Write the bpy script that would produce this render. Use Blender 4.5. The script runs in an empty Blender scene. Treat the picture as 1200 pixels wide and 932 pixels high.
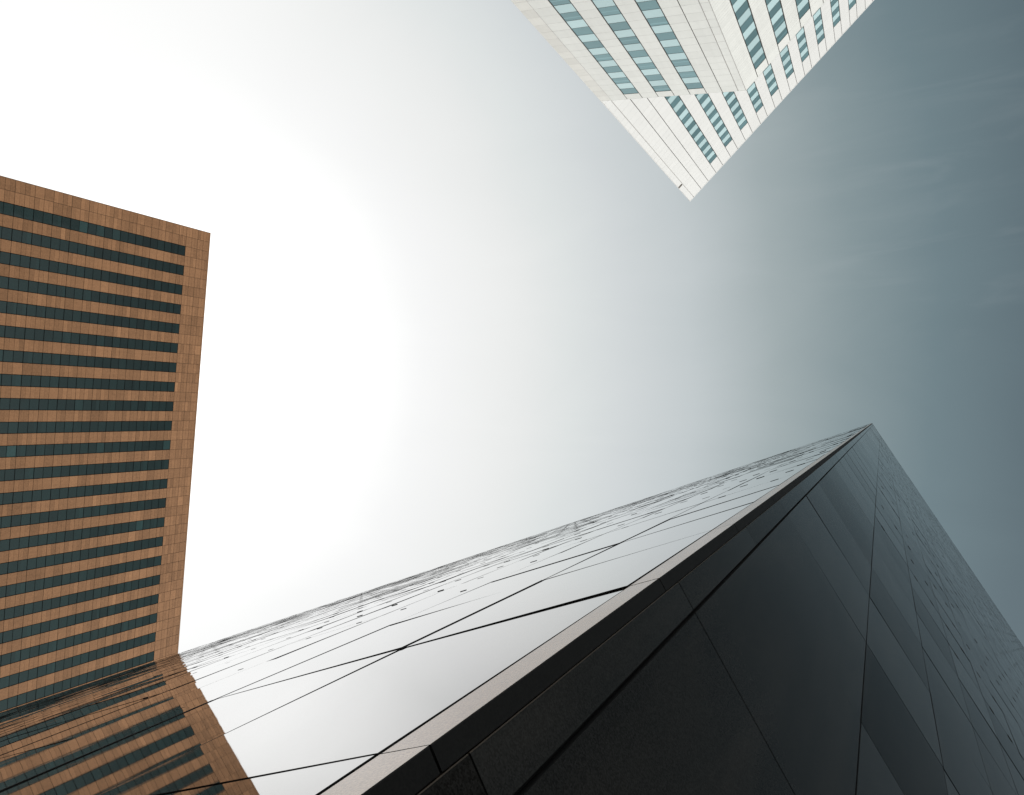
import bpy, math, random
from mathutils import Vector, Matrix

rnd = random.Random(7)
scene = bpy.context.scene
col = scene.collection
EYE = 1.6                                   # eye height of the photographer

# ------------------------------------------------------------------ camera
cd = bpy.data.cameras.new('camera')
cd.sensor_fit = 'HORIZONTAL'; cd.sensor_width = 36.0; cd.lens = 24.0
cd.clip_start = 0.02; cd.clip_end = 3000
cam = bpy.data.objects.new('camera', cd); col.objects.link(cam)
# the zenith shows 433/800 right of and 22/800 below the optical axis
up = Vector((433.0, 22.0, 800.0)).normalized()          # in (right, down, forward)
ax = (Vector((1, 0, 0)) - up * up.x).normalized()
ay = up.cross(ax)
right = Vector((ax.x, ay.x, up.x)); down = Vector((ax.y, ay.y, up.y)); fwd = Vector((ax.z, ay.z, up.z))
m3 = Matrix((right, -down, -fwd)).transposed()
cam.matrix_world = Matrix.Translation((0, 0, EYE)) @ m3.to_4x4()
scene.camera = cam

# ------------------------------------------------------------------ world, sun, exposure
SUN_AZ = Vector((0.40, 0.917, 0)).normalized()
SUN_EL = math.radians(42)
GLOW = Vector((-0.844, -0.074, 0.531)).normalized()     # brightest part of the hazy sky

w = bpy.data.worlds.new('World'); scene.world = w; w.use_nodes = True
nt = w.node_tree; nt.nodes.clear()
def wn(t, **k):
    n = nt.nodes.new(t)
    for a, b in k.items(): setattr(n, a, b)
    return n
def wl(a, b): nt.links.new(a, b)
def wmath(op, a, b=None, c=None, clamp=False):
    n = wn('ShaderNodeMath', operation=op); n.use_clamp = clamp
    for i, v in enumerate((a, b, c)):
        if v is None: continue
        if isinstance(v, (int, float)): n.inputs[i].default_value = v
        else: wl(v, n.inputs[i])
    return n.outputs[0]
tc = wn('ShaderNodeTexCoord')
dot = wn('ShaderNodeVectorMath', operation='DOT_PRODUCT'); wl(tc.outputs['Generated'], dot.inputs[0]); dot.inputs[1].default_value = GLOW
ang = wmath('ARCCOSINE', dot.outputs['Value'])
# thin uneven veil of high cloud
mp = wn('ShaderNodeMapping'); mp.inputs['Scale'].default_value = (2.2, 5.0, 2.2); mp.inputs['Rotation'].default_value = (0.3, 0.2, 0.6)
wl(tc.outputs['Generated'], mp.inputs['Vector'])
nz = wn('ShaderNodeTexNoise'); nz.inputs['Scale'].default_value = 1.6; nz.inputs['Detail'].default_value = 7; nz.inputs['Roughness'].default_value = 0.55; nz.inputs['Distortion'].default_value = 0.6
wl(mp.outputs[0], nz.inputs['Vector'])
veil = wmath('MULTIPLY_ADD', nz.outputs['Fac'], 0.055, -0.0275)
angv = wmath('SUBTRACT', ang, veil)
fac = wmath('DIVIDE', angv, 1.6, clamp=True)
ramp = wn('ShaderNodeValToRGB'); ramp.color_ramp.interpolation = 'LINEAR'
wl(fac, ramp.inputs[0])
SKY = [(0.00, (2.1, 2.1, 2.08)), (0.12, (1.85, 1.85, 1.83)), (0.22, (1.65, 1.65, 1.63)), (0.29, (1.33, 1.33, 1.32)), (0.34, (1.135, 1.14, 1.13)), (0.385, (1.055, 1.06, 1.055)), (0.42, (1.02, 1.025, 1.02)), (0.47, (0.975, 0.985, 0.975)), (0.53, (0.915, 0.93, 0.92)), (0.60, (0.82, 0.855, 0.85)),
       (0.68, (0.715, 0.755, 0.765)), (0.77, (0.600, 0.653, 0.668)), (0.88, (0.395, 0.462, 0.474)), (0.98, (0.262, 0.335, 0.355)), (1.07, (0.172, 0.243, 0.270)), (1.17, (0.120, 0.173, 0.198)), (1.32, (0.086, 0.130, 0.152)), (1.6, (0.08, 0.124, 0.148))]
els = ramp.color_ramp.elements
while len(els) < len(SKY): els.new(0.5)
SM = 2.1                                    # ramp colours are stored divided by this
for e, (a, c) in zip(els, SKY):
    e.position = a / 1.6; e.color = (c[0] / SM, c[1] / SM, c[2] / SM, 1)
# bright haze low over the horizon on every side
sep = wn('ShaderNodeSeparateXYZ'); wl(tc.outputs['Generated'], sep.inputs[0])
low = wn('ShaderNodeMapRange'); low.interpolation_type = 'SMOOTHSTEP'
low.inputs['From Min'].default_value = math.sin(math.radians(52)); low.inputs['From Max'].default_value = math.sin(math.radians(12))
wl(sep.outputs['Z'], low.inputs['Value'])
hz = wn('ShaderNodeMix', data_type='RGBA'); wl(low.outputs[0], hz.inputs['Factor']); wl(ramp.outputs[0], hz.inputs[6]); hz.inputs[7].default_value = (1.16 / SM, 1.16 / SM, 1.14 / SM, 1)
# a few thin wisps high up on the right
WISP = (right * 480 - down * 275 + fwd * 800).normalized()
wd = wn('ShaderNodeVectorMath', operation='DOT_PRODUCT'); wl(tc.outputs['Generated'], wd.inputs[0]); wd.inputs[1].default_value = WISP
wm = wn('ShaderNodeMapRange'); wm.interpolation_type = 'SMOOTHSTEP'; wm.inputs['From Min'].default_value = math.cos(0.26); wm.inputs['From Max'].default_value = math.cos(0.02)
wl(wd.outputs['Value'], wm.inputs['Value'])
mp2 = wn('ShaderNodeMapping'); mp2.inputs['Rotation'].default_value = (0.2, 0.5, 0.75); mp2.inputs['Scale'].default_value = (3.0, 15.0, 6.0)
wl(tc.outputs['Generated'], mp2.inputs['Vector'])
wz = wn('ShaderNodeTexNoise'); wz.inputs['Scale'].default_value = 1.5; wz.inputs['Detail'].default_value = 6; wz.inputs['Distortion'].default_value = 1.6
wl(mp2.outputs[0], wz.inputs['Vector'])
wr = wn('ShaderNodeMapRange'); wr.interpolation_type = 'SMOOTHSTEP'; wr.inputs['From Min'].default_value = 0.45; wr.inputs['From Max'].default_value = 0.78
wl(wz.outputs['Fac'], wr.inputs['Value'])
wf = wmath('MULTIPLY', wmath('MULTIPLY', wm.outputs[0], wr.outputs[0]), 0.12)
hz2 = wn('ShaderNodeMix', data_type='RGBA'); wl(wf, hz2.inputs['Factor']); wl(hz.outputs[2], hz2.inputs[6]); hz2.inputs[7].default_value = (0.45 / SM, 0.5 / SM, 0.52 / SM, 1)
hazeb = wn('ShaderNodeBackground'); wl(hz2.outputs[2], hazeb.inputs[0]); hazeb.inputs[1].default_value = SM
sky = wn('ShaderNodeTexSky', sky_type='NISHITA'); sky.sun_disc = False
sky.sun_elevation = SUN_EL; sky.sun_rotation = math.atan2(SUN_AZ.x, SUN_AZ.y); sky.dust_density = 4.0; sky.air_density = 1.0
hsv = wn('ShaderNodeHueSaturation'); hsv.inputs['Saturation'].default_value = 0.45; wl(sky.outputs[0], hsv.inputs['Color'])
skyb = wn('ShaderNodeBackground'); wl(hsv.outputs[0], skyb.inputs[0]); skyb.inputs[1].default_value = 0.06
mix = wn('ShaderNodeMixShader'); mix.inputs[0].default_value = 0.88
wl(skyb.outputs[0], mix.inputs[1]); wl(hazeb.outputs[0], mix.inputs[2])
out = wn('ShaderNodeOutputWorld'); wl(mix.outputs[0], out.inputs[0])

sd = bpy.data.lights.new('sun', 'SUN'); sd.energy = 2.6; sd.angle = math.radians(14); sd.color = (1.0, 0.965, 0.915)
sun = bpy.data.objects.new('sun', sd); col.objects.link(sun)
sdir = SUN_AZ * math.cos(SUN_EL) + Vector((0, 0, math.sin(SUN_EL)))
sun.rotation_euler = sdir.to_track_quat('Z', 'Y').to_euler(); sun.location = (0, 0, 300)

vs = scene.view_settings
vs.view_transform = 'Standard'; vs.look = 'None'; vs.exposure = 0.0; vs.gamma = 1.0; vs.use_curve_mapping = False
scene.cycles.max_bounces = 8; scene.cycles.glossy_bounces = 5; scene.cycles.use_denoising = True

# ------------------------------------------------------------------ materials
def material(name, base, rough, tone=0.0, noise=0.0, nscale=3.0, stretch=(1, 1, 1), bump=0.0, bscale=1.0, ior=1.5, spec_tint=None, streak=0.0, metallic=0.0, speck=0.0, speck_scale=60, rough_var=0.0, dust=0.0, spec_tone=0.0, coat=0.0):
    m = bpy.data.materials.new(name); m.use_nodes = True
    t = m.node_tree; b = t.nodes['Principled BSDF']
    b.inputs['Roughness'].default_value = rough; b.inputs['IOR'].default_value = ior; b.inputs['Metallic'].default_value = metallic
    if coat:
        b.inputs['Coat Weight'].default_value = coat; b.inputs['Coat Roughness'].default_value = rough; b.inputs['Coat IOR'].default_value = 1.5
    if spec_tint: b.inputs['Specular Tint'].default_value = (*spec_tint, 1)
    def nd(ty, **k):
        n = t.nodes.new(ty)
        for a, v in k.items(): setattr(n, a, v)
        return n
    def mth(op, a, bb):
        n = nd('ShaderNodeMath', operation=op)
        for i, v in enumerate((a, bb)):
            if isinstance(v, (int, float)): n.inputs[i].default_value = v
            else: t.links.new(v, n.inputs[i])
        return n.outputs[0]
    tcn = nd('ShaderNodeTexCoord')
    val = None
    def addv(v):
        nonlocal val
        val = v if val is None else mth('ADD', val, v)
    if tone:
        at = nd('ShaderNodeAttribute', attribute_name='tone')
        addv(mth('MULTIPLY', at.outputs['Fac'], tone))
    if noise:
        mpn = nd('ShaderNodeMapping'); mpn.inputs['Scale'].default_value = stretch; t.links.new(tcn.outputs['Object'], mpn.inputs[0])
        n = nd('ShaderNodeTexNoise'); n.inputs['Scale'].default_value = nscale; n.inputs['Detail'].default_value = 6; n.inputs['Roughness'].default_value = 0.6
        t.links.new(mpn.outputs[0], n.inputs['Vector'])
        addv(mth('MULTIPLY', mth('SUBTRACT', n.outputs['Fac'], 0.5), noise * 2))
    if streak:
        mps = nd('ShaderNodeMapping'); mps.inputs['Scale'].default_value = (1.6, 1.6, 0.06); t.links.new(tcn.outputs['Object'], mps.inputs[0])
        n = nd('ShaderNodeTexNoise'); n.inputs['Scale'].default_value = 1.0; n.inputs['Detail'].default_value = 4
        t.links.new(mps.outputs[0], n.inputs['Vector'])
        addv(mth('MULTIPLY', mth('SUBTRACT', n.outputs['Fac'], 0.5), streak * 2))
    if speck:
        n = nd('ShaderNodeTexVoronoi'); n.inputs['Scale'].default_value = speck_scale
        t.links.new(tcn.outputs['Object'], n.inputs['Vector'])
        sx = nd('ShaderNodeSeparateColor'); t.links.new(n.outputs['Color'], sx.inputs[0])
        addv(mth('MULTIPLY', mth('SUBTRACT', sx.outputs[0], 0.5), speck * 2))
    if val is None:
        b.inputs['Base Color'].default_value = (*base, 1)
    else:
        f = mth('ADD', val, 1.0)
        vm = nd('ShaderNodeVectorMath', operation='SCALE'); vm.inputs[0].default_value = base
        t.links.new(f, vm.inputs['Scale']); t.links.new(vm.outputs[0], b.inputs['Base Color'])
    if dust and val is not None:
        mpd = nd('ShaderNodeMapping'); mpd.inputs['Scale'].default_value = (2.2, 2.2, 0.35); mpd.inputs['Rotation'].default_value = (0.1, 0.15, 0.0); t.links.new(tcn.outputs['Object'], mpd.inputs[0])
        n = nd('ShaderNodeTexNoise'); n.inputs['Scale'].default_value = 1.3; n.inputs['Detail'].default_value = 8; n.inputs['Roughness'].default_value = 0.65; n.inputs['Distortion'].default_value = 0.4
        t.links.new(mpd.outputs[0], n.inputs['Vector'])
        r = nd('ShaderNodeMapRange'); r.inputs['From Min'].default_value = 0.42; r.inputs['From Max'].default_value = 0.75
        r.inputs['To Max'].default_value = dust
        t.links.new(n.outputs['Fac'], r.inputs['Value'])
        mx = nd('ShaderNodeMix', data_type='RGBA'); t.links.new(r.outputs[0], mx.inputs['Factor']); t.links.new(vm.outputs[0], mx.inputs[6]); mx.inputs[7].default_value = (0.36, 0.31, 0.26, 1)
        t.links.new(mx.outputs[2], b.inputs['Base Color'])
    if spec_tone:
        at2 = nd('ShaderNodeAttribute', attribute_name='tone')
        sp = mth('ADD', mth('MULTIPLY', at2.outputs['Fac'], spec_tone), 0.5)
        t.links.new(sp, b.inputs['Specular IOR Level'])
    if rough_var:
        n = nd('ShaderNodeTexNoise'); n.inputs['Scale'].default_value = 2.3; n.inputs['Detail'].default_value = 5
        t.links.new(tcn.outputs['Object'], n.inputs['Vector'])
        r = nd('ShaderNodeMapRange'); r.inputs['From Min'].default_value = 0.3; r.inputs['From Max'].default_value = 0.75
        r.inputs['To Min'].default_value = rough; r.inputs['To Max'].default_value = rough + rough_var
        t.links.new(n.outputs['Fac'], r.inputs['Value']); t.links.new(r.outputs[0], b.inputs['Roughness'])
    if bump:
        n = nd('ShaderNodeTexNoise'); n.inputs['Scale'].default_value = bscale; n.inputs['Detail'].default_value = 2
        t.links.new(tcn.outputs['Object'], n.inputs['Vector'])
        bp = nd('ShaderNodeBump'); bp.inputs['Strength'].default_value = 1.0; bp.inputs['Distance'].default_value = bump
        t.links.new(n.outputs['Fac'], bp.inputs['Height']); t.links.new(bp.outputs[0], b.inputs['Normal'])
    return m

M = {}
M['white_panel'] = material('white_panel', (0.715, 0.722, 0.712), 0.55, tone=0.02, noise=0.02, nscale=0.4, streak=0.03)
M['pale_stone'] = material('pale_stone', (0.73, 0.745, 0.72), 0.6, tone=0.03, noise=0.04, nscale=0.5, stretch=(1, 1, 2.5), streak=0.06)
M['pale_stone_edge'] = material('pale_stone_edge', (0.715, 0.715, 0.68), 0.6, tone=0.06, noise=0.06, nscale=0.5, stretch=(1, 1, 2.5), streak=0.05)
M['joint'] = material('joint', (0.03, 0.027, 0.024), 0.9)
M['joint_grey'] = material('joint_grey', (0.53, 0.525, 0.51), 0.9)
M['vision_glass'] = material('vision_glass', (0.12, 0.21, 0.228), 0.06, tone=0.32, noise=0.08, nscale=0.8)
M['blue_spandrel'] = material('blue_spandrel', (0.50, 0.675, 0.70), 0.12, tone=0.08, noise=0.03, nscale=0.6)
M['brown_panel'] = material('brown_panel', (0.325, 0.170, 0.086), 0.75, ior=1.3, tone=0.22, noise=0.13, streak=0.10, nscale=2.5, stretch=(1, 1, 0.5), speck=0.10, speck_scale=5)
M['brown_joint'] = material('brown_joint', (0.07, 0.043, 0.026), 0.9)
M['pane_bar'] = material('pane_bar', (0.13, 0.18, 0.18), 0.6)
M['dark_glass'] = material('dark_glass', (0.009, 0.022, 0.022), 0.05, ior=1.42, tone=1.0, noise=0.15, nscale=0.7)
M['dark_frame'] = material('dark_frame', (0.002, 0.003, 0.003), 0.9, ior=1.1)
M['granite'] = material('granite', (0.009, 0.0095, 0.0095), 0.012, tone=0.45, noise=0.2, nscale=1.2, speck=0.3, speck_scale=260, bump=0.0018, bscale=1.1, ior=1.5, rough_var=0.02, dust=0.12, coat=0.75)
M['honed_granite'] = material('honed_granite', (0.0165, 0.0168, 0.0162), 0.06, dust=0.035, spec_tone=0.28, tone=0.45, noise=0.25, nscale=1.2, speck=0.4, speck_scale=240, bump=0.0012, bscale=1.1, ior=1.10, rough_var=0.06)
M['granite_trim'] = material('granite_trim', (0.36, 0.235, 0.155), 0.16, tone=0.25, noise=0.25, nscale=5, speck=0.3, speck_scale=260, bump=0.0006, bscale=3.0, ior=1.6, spec_tint=(1.0, 0.90, 0.82), rough_var=0.05)
M['granite_edge'] = material('granite_edge', (0.007, 0.007, 0.0065), 0.75, ior=1.25, tone=0.2, noise=0.3, nscale=6, speck=0.3, speck_scale=260)
M['arris'] = material('arris', (0.07, 0.052, 0.036), 0.5)
M['black_gap'] = material('black_gap', (0.004, 0.004, 0.004), 0.95)
M['roofing'] = material('roofing', (0.22, 0.22, 0.21), 0.9, noise=0.2, nscale=0.6)
M['paving'] = material('paving', (0.33, 0.32, 0.30), 0.85, noise=0.15, nscale=0.5, speck=0.08, speck_scale=1.2)

# ------------------------------------------------------------------ mesh helpers
class Face:
    """A vertical facade: s runs along d from point P, z is height, o is outward."""
    def __init__(self, P, d, outward):
        self.P = Vector((P[0], P[1])); self.d = Vector((d[0], d[1])).normalized()
        n = Vector((-self.d.y, self.d.x))
        if n.dot(Vector((outward[0], outward[1]))) < 0: n = -n
        self.n = n
    def at(self, s, z, o=0.0):
        p = self.P + self.d * s + self.n * o
        return Vector((p.x, p.y, z))

class MB:
    def __init__(self, base=(0, 0, 0)):
        self.v = []; self.f = []; self.mi = []; self.tone = []; self.base = Vector(base); self.mats = []
    def mat(self, name):
        if name not in self.mats: self.mats.append(name)
        return self.mats.index(name)
    def quad(self, pts, mat, tone=0.0):
        i = len(self.v); self.v += [tuple(Vector(p) - self.base) for p in pts]
        self.f.append(tuple(range(i, i + len(pts)))); self.mi.append(self.mat(mat)); self.tone.append(tone)
    def box(self, F, s0, s1, z0, z1, o0, o1, mat, tone=0.0, tilt=0.0, side=None, back=False):
        """slab on a facade from depth o0 to o1; tilt shifts its outer corners a little"""
        c = [(s0, z0), (s1, z0), (s1, z1), (s0, z1)]
        a, b, c0 = (rnd.uniform(-tilt, tilt) for _ in range(3)) if tilt else (0, 0, 0)
        offs = [o1 + c0 - a - b, o1 + c0 + a - b, o1 + c0 + a + b, o1 + c0 - a + b]
        i = len(self.v)
        self.v += [tuple(F.at(s, z, o) - self.base) for (s, z), o in zip(c, offs)]
        self.v += [tuple(F.at(s, z, o0) - self.base) for s, z in c]
        # winding so that the outer face looks outward
        flip = Vector((F.d.x, F.d.y, 0)).cross(Vector((0, 0, 1))).dot(Vector((F.n.x, F.n.y, 0))) < 0
        fs = [(0, 1, 2, 3), (4, 5, 1, 0), (5, 6, 2, 1), (6, 7, 3, 2), (7, 4, 0, 3)]
        if back: fs.append((7, 6, 5, 4))
        k0 = self.mat(mat); k1 = self.mat(side or mat)
        for j, f in enumerate(fs):
            f = tuple(i + q for q in f)
            self.f.append(f[::-1] if flip else f); self.mi.append(k0 if j == 0 else k1); self.tone.append(tone)
    def grid(self, F, ss, zz, o, mat, tone, skip=None, jit=0.0):
        """one connected sheet of cells on a facade; mat and tone are functions of the cell"""
        i0 = len(self.v); ns = len(ss)
        for z in zz:
            for q in ss: self.v.append(tuple(F.at(q, z, o + (rnd.uniform(-jit, jit) if jit else 0)) - self.base))
        flip = Vector((F.d.x, F.d.y, 0)).cross(Vector((0, 0, 1))).dot(Vector((F.n.x, F.n.y, 0))) < 0
        for r in range(len(zz) - 1):
            for c in range(ns - 1):
                if skip and skip(c, r): continue
                f = (i0 + r * ns + c, i0 + r * ns + c + 1, i0 + (r + 1) * ns + c + 1, i0 + (r + 1) * ns + c)
                self.f.append(f[::-1] if flip else f); self.mi.append(self.mat(mat(c, r))); self.tone.append(tone(c, r))
    def prism(self, poly, z0, z1, mat, top=None):
        n = len(poly)
        area = sum(poly[i][0] * poly[(i + 1) % n][1] - poly[(i + 1) % n][0] * poly[i][1] for i in range(n))
        if area < 0: poly = poly[::-1]
        for i in range(n):
            a, b = poly[i], poly[(i + 1) % n]
            self.quad([(a[0], a[1], z0), (b[0], b[1], z0), (b[0], b[1], z1), (a[0], a[1], z1)], mat)
        self.quad([(p[0], p[1], z1) for p in poly], top or mat)
        self.quad([(p[0], p[1], z0) for p in poly[::-1]], mat)
    def build(self, name, parent=None, smooth=False):
        me = bpy.data.meshes.new(name); me.from_pydata(self.v, [], self.f)
        for q in self.mats: me.materials.append(M[q])
        me.polygons.foreach_set('material_index', self.mi)
        at = me.attributes.new('tone', 'FLOAT', 'FACE'); at.data.foreach_set('value', self.tone)
        me.update()
        o = bpy.data.objects.new(name, me); col.objects.link(o)
        if parent is not None:
            o.parent = parent
        else:
            o.location = self.base
        return o

def thing(name, label, cat, loc):
    o = bpy.data.objects.new(name, None); col.objects.link(o)
    o.location = loc; o.empty_display_size = 2; o['label'] = label; o['category'] = cat
    return o
def sub(o, parent):
    """make o a sub-part of a part whose mesh shares the same base"""
    o.parent = parent; return o
def T(a=1.0): return rnd.uniform(-a, a)
def off(p, d, s): return (p[0] + d[0] * s, p[1] + d[1] * s)
def rotv(deg): return (math.cos(math.radians(deg)), math.sin(math.radians(deg)))

# ------------------------------------------------------------------ the ground
g = MB(); R = 900
g.quad([(-R, -R, 0), (R, -R, 0), (R, R, 0), (-R, R, 0)], 'paving')
go = g.build('plaza_ground'); go['kind'] = 'structure'

# ------------------------------------------------------------------ brown tower
def brown_tower():
    K = 1.16
    A = (-130.155 * K, -40.551 * K); d = (-0.09826539, 0.99516025)
    top = 100 * K + EYE; ZP = lambda zu: zu * K + EYE
    base = (A[0], A[1], 0)
    root = thing('brown_tower', 'brown stone clad office tower with tall dark window strips in even vertical rows', 'office tower', base)
    F = Face(A, d, (1, 0))
    pitch = 4.172 * K; wid = 2.075 * K; s_first = 4.19 * K; N = 30
    S = s_first + (N - 1) * pitch + wid + 2.09 * K * 2 + .02
    fl = 3.118 * K
    z_end = 94.47 * K + EYE
    floors = []                                  # floor lines downward from the strip ends
    z = z_end - 1.68 * K
    while z > 4: floors.append(z); z -= fl
    core = MB(base)
    b1 = off(off(A, (-F.n.x, -F.n.y), 42), d, 0); b2 = off(b1, d, S); a2 = off(A, d, S)
    ins = lambda p: p
    nA = off(A, (-F.n.x, -F.n.y), 0.06); na2 = off(a2, (-F.n.x, -F.n.y), 0.06)
    core.prism([nA, na2, b2, b1], 0, top - 0.12, 'brown_joint', 'roofing')
    core.build('core', root)
    cl = MB(base)
    def panel(s0, s1, z0, z1, t):
        cl.box(F, s0, s1, z0, z1, -0.058, 0.0, 'brown_panel', t, tilt=0.004, side='brown_joint')
    def piece_row(s0, s1, z0, z1):
        """one storey of cladding, cut at random into slips"""
        h = (z1 - z0)
        cuts = [0, .5, 1]
        for q in (0.25, 0.75):
            if rnd.random() < 0.75: cuts.append(q)
        cuts.sort()
        bt = T(0.35)
        for u0, u1 in zip(cuts, cuts[1:]):
            g0 = 0.034 if u0 == 0 else (0.022 if u0 == .5 else 0.009); g1 = 0.034 if u1 == 1 else (0.022 if u1 == .5 else 0.009)
            panel(s0, s1, z0 + h * u0 + g0, z0 + h * u1 - g1, bt + T(0.65) + (0.8 if rnd.random() < .04 else 0))
    lev = [0.3] + floors[::-1]
    col_edges = [0.03, 2.085 * K, s_first]
    for i in range(N):
        col_edges += [s_first + i * pitch + wid, s_first + (i + 1) * pitch]
    col_edges[-1] = col_edges[-2] + 2.09 * K
    col_edges.append(S - 0.03)
    for c, (s0, s1) in enumerate(zip(col_edges, col_edges[1:])):
        glass = c >= 2 and (c - 2) % 2 == 0 and (c - 2) // 2 < N
        g0 = 0.035
        tops = lev + [z_end, (z_end + top) / 2, top]
        for z0, z1 in zip(tops, tops[1:]):
            if glass and z1 <= z_end + .01: continue
            piece_row(s0 + g0, s1 - g0, z0, z1)
    # side wall round the far corner of the visible face, and the coping
    Fs = Face(A, (-F.n.x, -F.n.y), (-d[0], -d[1]))
    for i in range(8):
        for z0, z1 in zip(lev, lev[1:] + [top]):
            cl.box(Fs, 0.05 + i * 5.2, i * 5.2 + 5.2, z0 + .03, z1 - .03, 0.0, 0.05, 'brown_panel', T(.6))
    cl.build('wall', root)
    cp = MB(base)
    cp.box(F, -0.05, S, top, top + 0.35, -0.6, 0.015, 'brown_panel', -0.2, back=True)
    cp.build('coping', root)
    half = fl / 2
    for i in range(N):
        s0 = s_first + i * pitch; s1 = s0 + wid
        gl = MB(base); fr = MB(base)
        zz = [0.3] + sorted(floors + [f + half for f in floors if f + half < z_end - .3]) + [z_end]
        rows = [zz[0]]; tones = []
        for j, (z0, z1) in enumerate(zip(zz, zz[1:])):
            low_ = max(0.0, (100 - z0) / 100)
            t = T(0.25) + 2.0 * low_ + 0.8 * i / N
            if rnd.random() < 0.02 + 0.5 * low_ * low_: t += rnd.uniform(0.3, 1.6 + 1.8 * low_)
            if rnd.random() < 0.15:                # a blind drawn part of the way down
                rows.append(z0 + (z1 - z0) * rnd.uniform(.3, .7)); tones.append(t); t += rnd.uniform(.1, .5)
            rows.append(z1); tones.append(t)
        gl.grid(F, [s0 + .04, s1 - .04], rows, -.03, lambda c, r: 'dark_glass', lambda c, r: tones[r], jit=.006)
        rr = [0.3]
        for z in zz[1:-1]:
            hw = .05 if min(abs(z - f) for f in floors) < .01 else .032
            rr += [z - hw, z + hw]
        rr += [z_end - .05, z_end]
        fr.grid(F, [s0 - .04, s0 + .08, s1 - .08, s1 + .04], rr, -.008, lambda c, r: 'dark_frame', lambda c, r: 0.0, skip=lambda c, r: c == 1 and r % 2 == 0)
        go_ = gl.build('window_strip', root)
        sub(fr.build('window_frame', root), go_)
brown_tower()

# ------------------------------------------------------------------ white tower
def white_tower():
    K = 1.5
    A = (-24.386 * K, -31.610 * K)
    du = (0.72558, -0.68814)                     # line of the upper front and of the lower right front
    d1 = rotv(8.6)                               # lower left front
    B = off(A, d1, 14.15 * K)
    zt = 100 * K + EYE; zl = 63.72 * K + EYE
    base = (A[0], A[1], 0)
    root = thing('white_tower', 'white office tower with pale blue and teal banded window strips and a set-back upper block', 'office tower', base)
    U = Face(A, du, (0.68, 0.73)); F1 = Face(A, d1, (-0.15, 1)); F2 = Face(B, du, (0.68, 0.73))
    LU = 44 * K; L2 = 27 * K
    back = (-U.n.x, -U.n.y)
    C = off(A, du, LU); D = off(B, du, L2)
    eps = 0.12
    bk = Vector((-0.35, -0.94)).normalized()
    # backing cores, a little inside the cladding
    cu = MB(base)
    i_ = lambda p, n, e=eps: (p[0] - n.x * e, p[1] - n.y * e)
    left_dir = (back[0] * .75 - du[0] * .66, back[1] * .75 - du[1] * .66)
    Ai = off(i_(A, U.n), du, .1); Ci = i_(C, U.n)
    cu.prism([Ai, Ci, off(Ci, back, 40), off(Ai, bk, 42)], zl - 1, zt - .1, 'joint_grey', 'roofing')
    cu.build('upper_core', root)
    clo = MB(base)
    A1 = off(i_(A, F1.n), d1, .12); B1 = off(i_(B, F1.n), d1, -.08); Bq = i_(B, F2.n)
    Di = i_(D, F2.n)
    clo.prism([A1, B1, off(Bq, du, .1), Di, off(Di, back, 50), off(A1, bk, 44)], 0, zl - .12, 'joint_grey', 'roofing')
    clo.build('lower_core', root)

    fu = 2.42 * K
    strips_u = [(5.24, 6.58), (8.09, 9.45), (10.93, 12.25), (13.76, 15.04), (16.44, 17.72), (19.17, 20.40), (21.76, 22.97), (24.42, 25.58), (27.0, 28.15), (29.51, 30.66), (32.0, 33.15), (34.5, 35.6), (37.0, 38.1), (39.5, 40.6)]
    joints_u = [0.0, 0.80, 2.31, 3.72]
    def wall(mb, F, edges, glass, z0, z1, zend, floor, mat, edge_mat=None, rows=2, gap=0.05, fine=0.008, S0=0.03, depth=.115):
        """panel cladding between the given vertical lines; glass lists the indices of the bays that hold a window strip"""
        for c, (a, b) in enumerate(zip(edges, edges[1:])):
            m = edge_mat if (edge_mat and c == 0) else mat
            ga = S0 if c == 0 else gap; gb = gap
            if c == 0 and edge_mat: gb = 0.02
            if c == 1 and edge_mat: ga = 0.02
            z = zend; n = 0
            segs = []
            if c in glass: segs.append((zend, z1))
            else:
                h = floor / rows; zc = zend
                segs.append((zend, z1))
                while zc - h > z0: segs.append((zc - h, zc)); zc -= h
            for q0, q1 in segs:
                mb.box(F, a * K + ga, b * K - gb, q0 + fine, q1 - fine, -depth, 0, m, T(), tilt=0.0015, side='joint_grey')
    def edges_of(js, strips, last):
        e = list(js); gl = []
        for a, b in strips:
            gl.append(len(e)); e += [a, b]
        e.append(last)
        return e, gl
    up = MB(base)
    eu, gu = edges_of(joints_u, strips_u, 44)
    wall(up, U, eu, gu, zl - .5, zt, 96.22 * K + EYE, fu, 'white_panel')
    SD = Face(A, bk, (-1, 0.3))
    wall(up, SD, [0, 1, 4, 7, 10, 13, 16, 19, 22, 25, 27.5], [], zl - .5, zt, 96.22 * K + EYE, fu, 'white_panel')
    up.build('upper_wall', root)
    lo = MB(base)
    st1 = [(2.83, 4.40), (5.99, 7.56), (9.08, 10.60)]
    e1, g1 = edges_of([0, 1.17], st1, 12.04); e1 += [13.46, 14.15]
    # the first bay (0..1.17) is the narrow edge strip
    f1 = 2.31 * K; ze1 = 62.62 * K + EYE
    wall(lo, F1, e1, [i for i in g1], 0.2, zl, ze1, f1, 'pale_stone', 'pale_stone_edge', rows=2, fine=.010)
    wall(lo, SD, [0, 1, 4, 7, 10, 13, 16, 19, 22, 25, 28.5], [], 0.2, zl, ze1, f1, 'pale_stone')
    lo.build('left_wall', root)
    lo2 = MB(base)
    st2 = [(1.41, 2.67), (3.97, 5.18), (6.43, 7.60), (8.9, 10.05), (11.35, 12.5), (13.8, 14.95), (16.25, 17.4), (18.7, 19.85), (21.15, 22.3), (23.6, 24.75)]
    e2, g2 = edges_of([0], st2, 27)
    f2 = 2.12 * K; ze2 = 62.34 * K + EYE
    wall(lo2, F2, e2, g2, 0.2, zl, ze2, f2, 'pale_stone', rows=6, fine=0.008)
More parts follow.
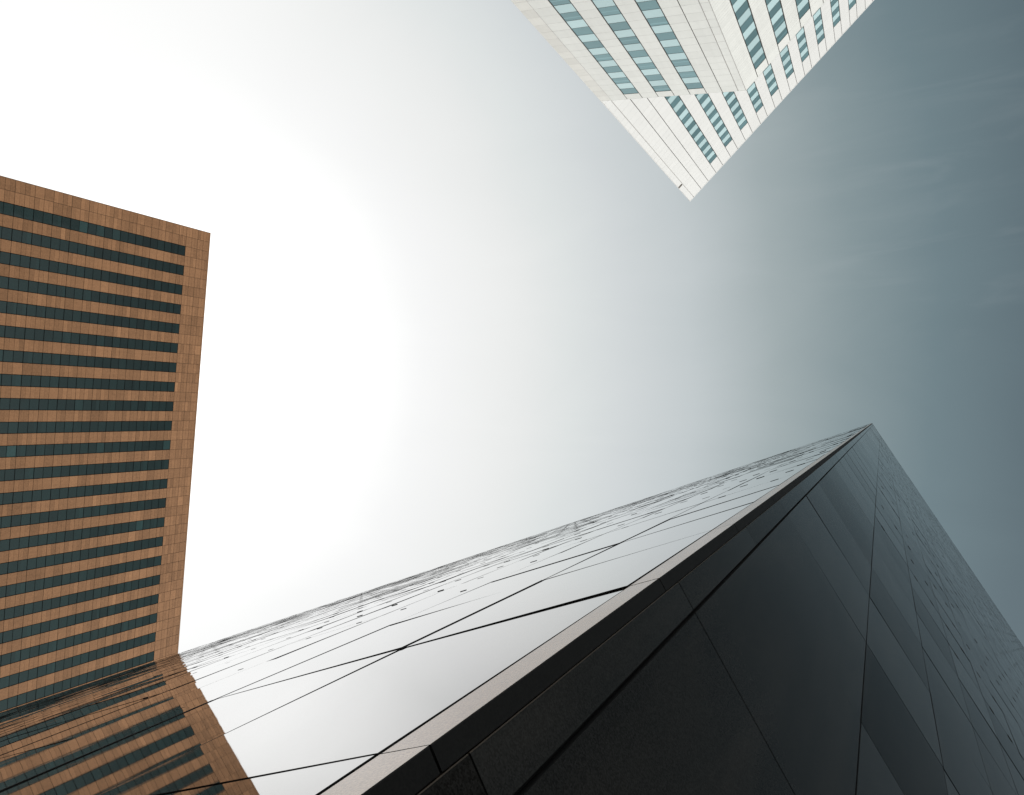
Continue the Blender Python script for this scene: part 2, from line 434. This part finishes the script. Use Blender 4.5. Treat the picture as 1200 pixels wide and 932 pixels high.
    lo2.build('right_wall', root)

    def shows(F, sm, z, upper):
        p = F.at(sm, z) - Vector((0, 0, EYE)); f = p.dot(fwd)
        x = 600 + 800 * p.dot(right) / f; y = 466 + 800 * p.dot(down) / f
        if not (-3 < x < 1203 and -14 < y < 940): return False
        if upper and (z - EYE) / K < min(89.0, 68 + 1.78 * (sm / K - 2.07)) - 1.0: return False
        return True
    hidden_w = MB(base); hidden_s = MB(base)
    count = [0]
    def strip(F, a, b, z0, zend, floor, upper=False, glare_lift=0.0):
        s0, s1 = a * K + .06, b * K - .06
        z = zend; h = floor / 2
        rr = []
        while z - floor > z0:
            # dark vision pane above, pale spandrel pane below it
            t = T(.4) + glare_lift; z1 = z; z2 = z - h; z3 = z - floor
            cuts = [z2 + .02, z1 - .02]; tt = [t]
            if rnd.random() < .35:                # blinds: a paler band across the window
                q = z2 + h * rnd.uniform(.25, .7); cuts = [cuts[0], q, q + h * rnd.uniform(.06, .14), cuts[1]]; tt = [t, t + 1.3, t + .2]
            vis = shows(F, (s0 + s1) / 2, z1 - h * .5, upper) or shows(F, (s0 + s1) / 2, z3, upper)
            w_ = MB(base) if vis else hidden_w; p_ = MB(base) if vis else hidden_s
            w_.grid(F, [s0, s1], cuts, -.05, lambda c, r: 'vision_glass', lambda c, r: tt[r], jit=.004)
            tp = T()
            p_.grid(F, [s0, s1], [z3 + .02, z2 - .02], -.045, lambda c, r: 'blue_spandrel', lambda c, r: tp, jit=.004)
            if vis:
                count[0] += 1
                o = w_.build('window', root); sub(p_.build('spandrel_pane', root), o)
            rr = [z3 - .025, z3 + .025, z2 - .025, z2 + .025] + rr
            z -= floor
        # shadow gaps beside the glass, one ladder with the bars between the panes
        rr = [rr[0]] + rr[1:] + [zend - .02, zend]
        fr = MB(base)
        fr.grid(F, [s0 - .10, s0 + .02, s1 - .02, s1 + .10], rr, -.03, lambda c, r: 'joint' if c != 1 else 'pane_bar', lambda c, r: 0.0, skip=lambda c, r: c == 1 and r % 2 == 1)
        fr.build('strip_frame', root)
    for a, b in strips_u: strip(U, a, b, zl, 96.22 * K + EYE, fu, True)
    for a, b in st1: strip(F1, a, b, 1.0, ze1, f1, glare_lift=1.3)  # left front panes coloured paler, standing in for the brighter sky they reflect
    for a, b in st2: strip(F2, a, b, 1.0, ze2, f2)
    for hm, nm in ((hidden_w, 'window'), (hidden_s, 'spandrel_pane')):
        ho = hm.build(nm, root); ho['kind'] = 'stuff'
    print('white tower windows in view', count[0])
    # dark sealed joints that run the full height
    jn = MB(base)
    for a in (2.31, 3.72):
        jn.box(U, a * K - .08, a * K + .08, zl - .5, zt - .02, -.115, -.03, 'joint')
    for a, b in strips_u:
        for q in (a, b): jn.box(U, q * K - .07, q * K + .07, 96.22 * K + EYE, zt - .02, -.115, -.03, 'joint')
    jn.box(F1, 12.04 * K - .06, 12.04 * K + .06, .2, zl - .02, -.115, -.03, 'joint')
    for a, b in st1:
        for q in (a, b): jn.box(F1, q * K - .05, q * K + .05, ze1, zl - .02, -.115, -.03, 'joint')
    for a, b in st2:
        for q in (a, b): jn.box(F2, q * K - .05, q * K + .05, ze2, zl - .02, -.115, -.03, 'joint')
    jn.build('sealed_joints', root)
    # coping of both blocks and the small rusty slot near the top of the left edge
    cp = MB(base)
    cp.box(U, 0, LU, zt, zt + .25, -.5, .02, 'white_panel', 0, back=True)
    cp.build('coping', root)
    cp = MB(base)
    cp.box(F1, 0, 14.15 * K, zl, zl + .1, -.4, .004, 'pale_stone', 0, back=True)
    cp.box(F2, 0, L2, zl + .002, zl + .102, -.4, .006, 'pale_stone', 0, back=True)
    cp.build('terrace_coping', root)
    sl = MB(base)
    sl.box(U, 0.05 * K, 0.72 * K, 93.3 * K + EYE, 93.8 * K + EYE, 0, .03, 'arris', 1)
    sl.build('vent_slot', root)
white_tower()

# ------------------------------------------------------------------ granite tower
def granite_tower():
    K = 70.0 / 60.0
    A = (-0.64844 * K, 0.53025 * K)
    dl = rotv(159.287); dr = rotv(59.547)
    top = 60 * K + EYE
    base = (A[0], A[1], 0)
    root = thing('granite_tower', 'dark polished granite tower rising overhead, its sharp corner closest, one side mirroring the sky', 'tower', base)
    FL = Face(A, dl, (-A[0], -A[1])); FR = Face(A, dr, (-A[0], -A[1]))
    LL = 140 * K; LR = 62 * K
    inn = 0.035
    core = MB(base)
    PL = off(A, dl, LL); PR = off(A, dr, LR)
    iL = lambda p: (p[0] - FL.n.x * inn, p[1] - FL.n.y * inn)
    iR = lambda p: (p[0] - FR.n.x * inn, p[1] - FR.n.y * inn)
    # inner corner of the backing wall
    Ai = off(A, (-(FL.n.x + FR.n.x), -(FL.n.y + FR.n.y)), inn / (1 + FL.n.dot(FR.n)))
    far = (PL[0] + PR[0] - A[0], PL[1] + PR[1] - A[1])
    core.prism([Ai, iL(PL), far, iR(PR)], 0, top - .05, 'black_gap', 'roofing')
    core.build('core', root)

    def zlines(z0, p, lim):
        z = [0.0]; q = z0
        while q - p > -1.0: q -= p
        while q < lim: z.append(q); q += p
        return z
    pit = 1.293
    zl_ = [0.05] + [q * K + EYE for q in [-0.38, .92] + [.92 + pit * k for k in range(1, 46)] if q < 59.2] + [top]
    zr_ = [0.05] + [q * K + EYE for q in [-0.34, 1.0, 2.36, 3.69, 4.98, 6.27, 7.5] + [7.5 + pit * k for k in range(1, 41)] if q < 59.3] + [top]

    # --- the side that mirrors the sky
    gap = 0.006
    lw = MB(base)
    sl = [0.112, 1.12, 2.30]
    while sl[-1] < 139: sl.append(sl[-1] + 1.19)
    for c, (a, b) in enumerate(zip(sl, sl[1:])):
        bt = T(.3)
        for r, (z0, z1) in enumerate(zip(zl_, zl_[1:])):
            gap = .0055 + .004 * min(1, c / 4)
            ga = 0.007 if c == 0 else (.015 if c % 3 == 2 else gap)
            gb = gap if c % 3 != 1 else .015
            zg = .005 if r % 6 else .008
            s0, s1 = a * K + ga, b * K - gb
            far_ = min(1.0, (z0 / 30.0))
            lw.box(FL, s0, s1, z0 + zg, z1 - zg, -.03, 0, 'granite', bt + T(.5), tilt=0.0020 + 0.0014 * far_, side='black_gap')
            # slots of the stone anchors beside the joints
            if z0 > 3.2 and c < 80 and (c >= 2 or z0 > 9):
                for u in (.22, .78):
                    if rnd.random() < (.5 if z0 < 7 else .92):
                        sc = s0 + (s1 - s0) * u
                        far2 = min(1, max(0, (z0 - 6) / 8)); hh = rnd.uniform(.008, .012) * (1 + 1.2 * far2); hl = .026 + .04 * far2
                        lw.box(FL, sc - hl, sc + hl, z0 - hh, z0 + hh, -.03, 0.0035, 'black_gap')
    # sealant beads in the upright joints, a hair proud of the stone
    for c, a in enumerate(sl[1:40]):
        hw = .0035 + .0025 * min(1, c / 4) if c % 3 != 1 else .010
        lw.box(FL, a * K - hw, a * K + hw, .05, top, -.03, .0012 + .0014 * min(1, c / 6), 'black_gap')
    lw.build('wall', root)

    # --- the shaded side
    rw = MB(base)
    sr = [0.157, 1.072, 1.88, 2.635, 3.32, 4.02, 4.70]
    while sr[-1] < 60: sr.append(sr[-1] + .80)
    for c, (a, b) in enumerate(zip(sr, sr[1:])):
        ga = 0.007 if c == 0 else (.008 if c in (4,) or (c > 4 and c % 5 == 4) else .0058)
        gb = .008 if c + 1 in (4,) or (c + 1 > 4 and (c + 1) % 5 == 4) else .0058
        for r, (z0, z1) in enumerate(zip(zr_, zr_[1:])):
            zg = .0055
            if r in (9, 16, 25): zg = .010
            s0, s1 = a * K + ga, b * K - gb
            rw.box(FR, s0, s1, z0 + zg, z1 - zg, -.03, 0, 'honed_granite', T(.9), tilt=0.0016, side='black_gap')
            if z0 > 12 and c > 0 and c < 50:
                for u in (.25, .75):
                    if rnd.random() < .7:
                        sc = s0 + (s1 - s0) * u
                        rw.box(FR, sc - .045, sc + .045, z0 - .03, z0 + .03, -.03, 0.003, 'black_gap')
    rw.build('wall', root)

    # --- the corner: narrow slabs on both sides, the slab edge showing between them
    tl = MB(base)
    for r, (z0, z1) in enumerate(zip(zl_, zl_[1:])):
        s_in = 0.0
        # L-shaped stone: its face on the mirror side, its thick edge on the shaded side
        tl.box(FL, 0.0005, 0.112 * K - .006, z0 + .003, z1 - .003, -.03, 0, 'granite_trim', T(.5), tilt=0.0004, side='black_gap')
        tl.box(FR, 0.0, 0.047 * K - .002, z0 + .0035, z1 - .0035, -.03, -0.001, 'granite_edge', T(.5), side='granite_edge')
    tl.build('corner_stones', root)
    tr = MB(base)
    for r, (z0, z1) in enumerate(zip(zr_, zr_[1:])):
        tr.box(FR, 0.0505 * K, 0.149 * K, z0 + .003, z1 - .003, -.03, 0.0, 'honed_granite', T(.7), tilt=0.0005, side='black_gap')
        tr.box(FR, 0.0482 * K, 0.0503 * K, z0 + .003, z1 - .003, -.03, -0.0012, 'arris', T(.2))
    tr.build('corner_panels', root)
    cp = MB(base)
    cp.box(FL, -.01, LL, top, top + .12, -.35, .004, 'granite_edge', back=True)
    cp.box(FR, .0, LR, top + .002, top + .122, -.35, .004, 'granite_edge', back=True)
    cp.build('coping', root)
granite_tower()
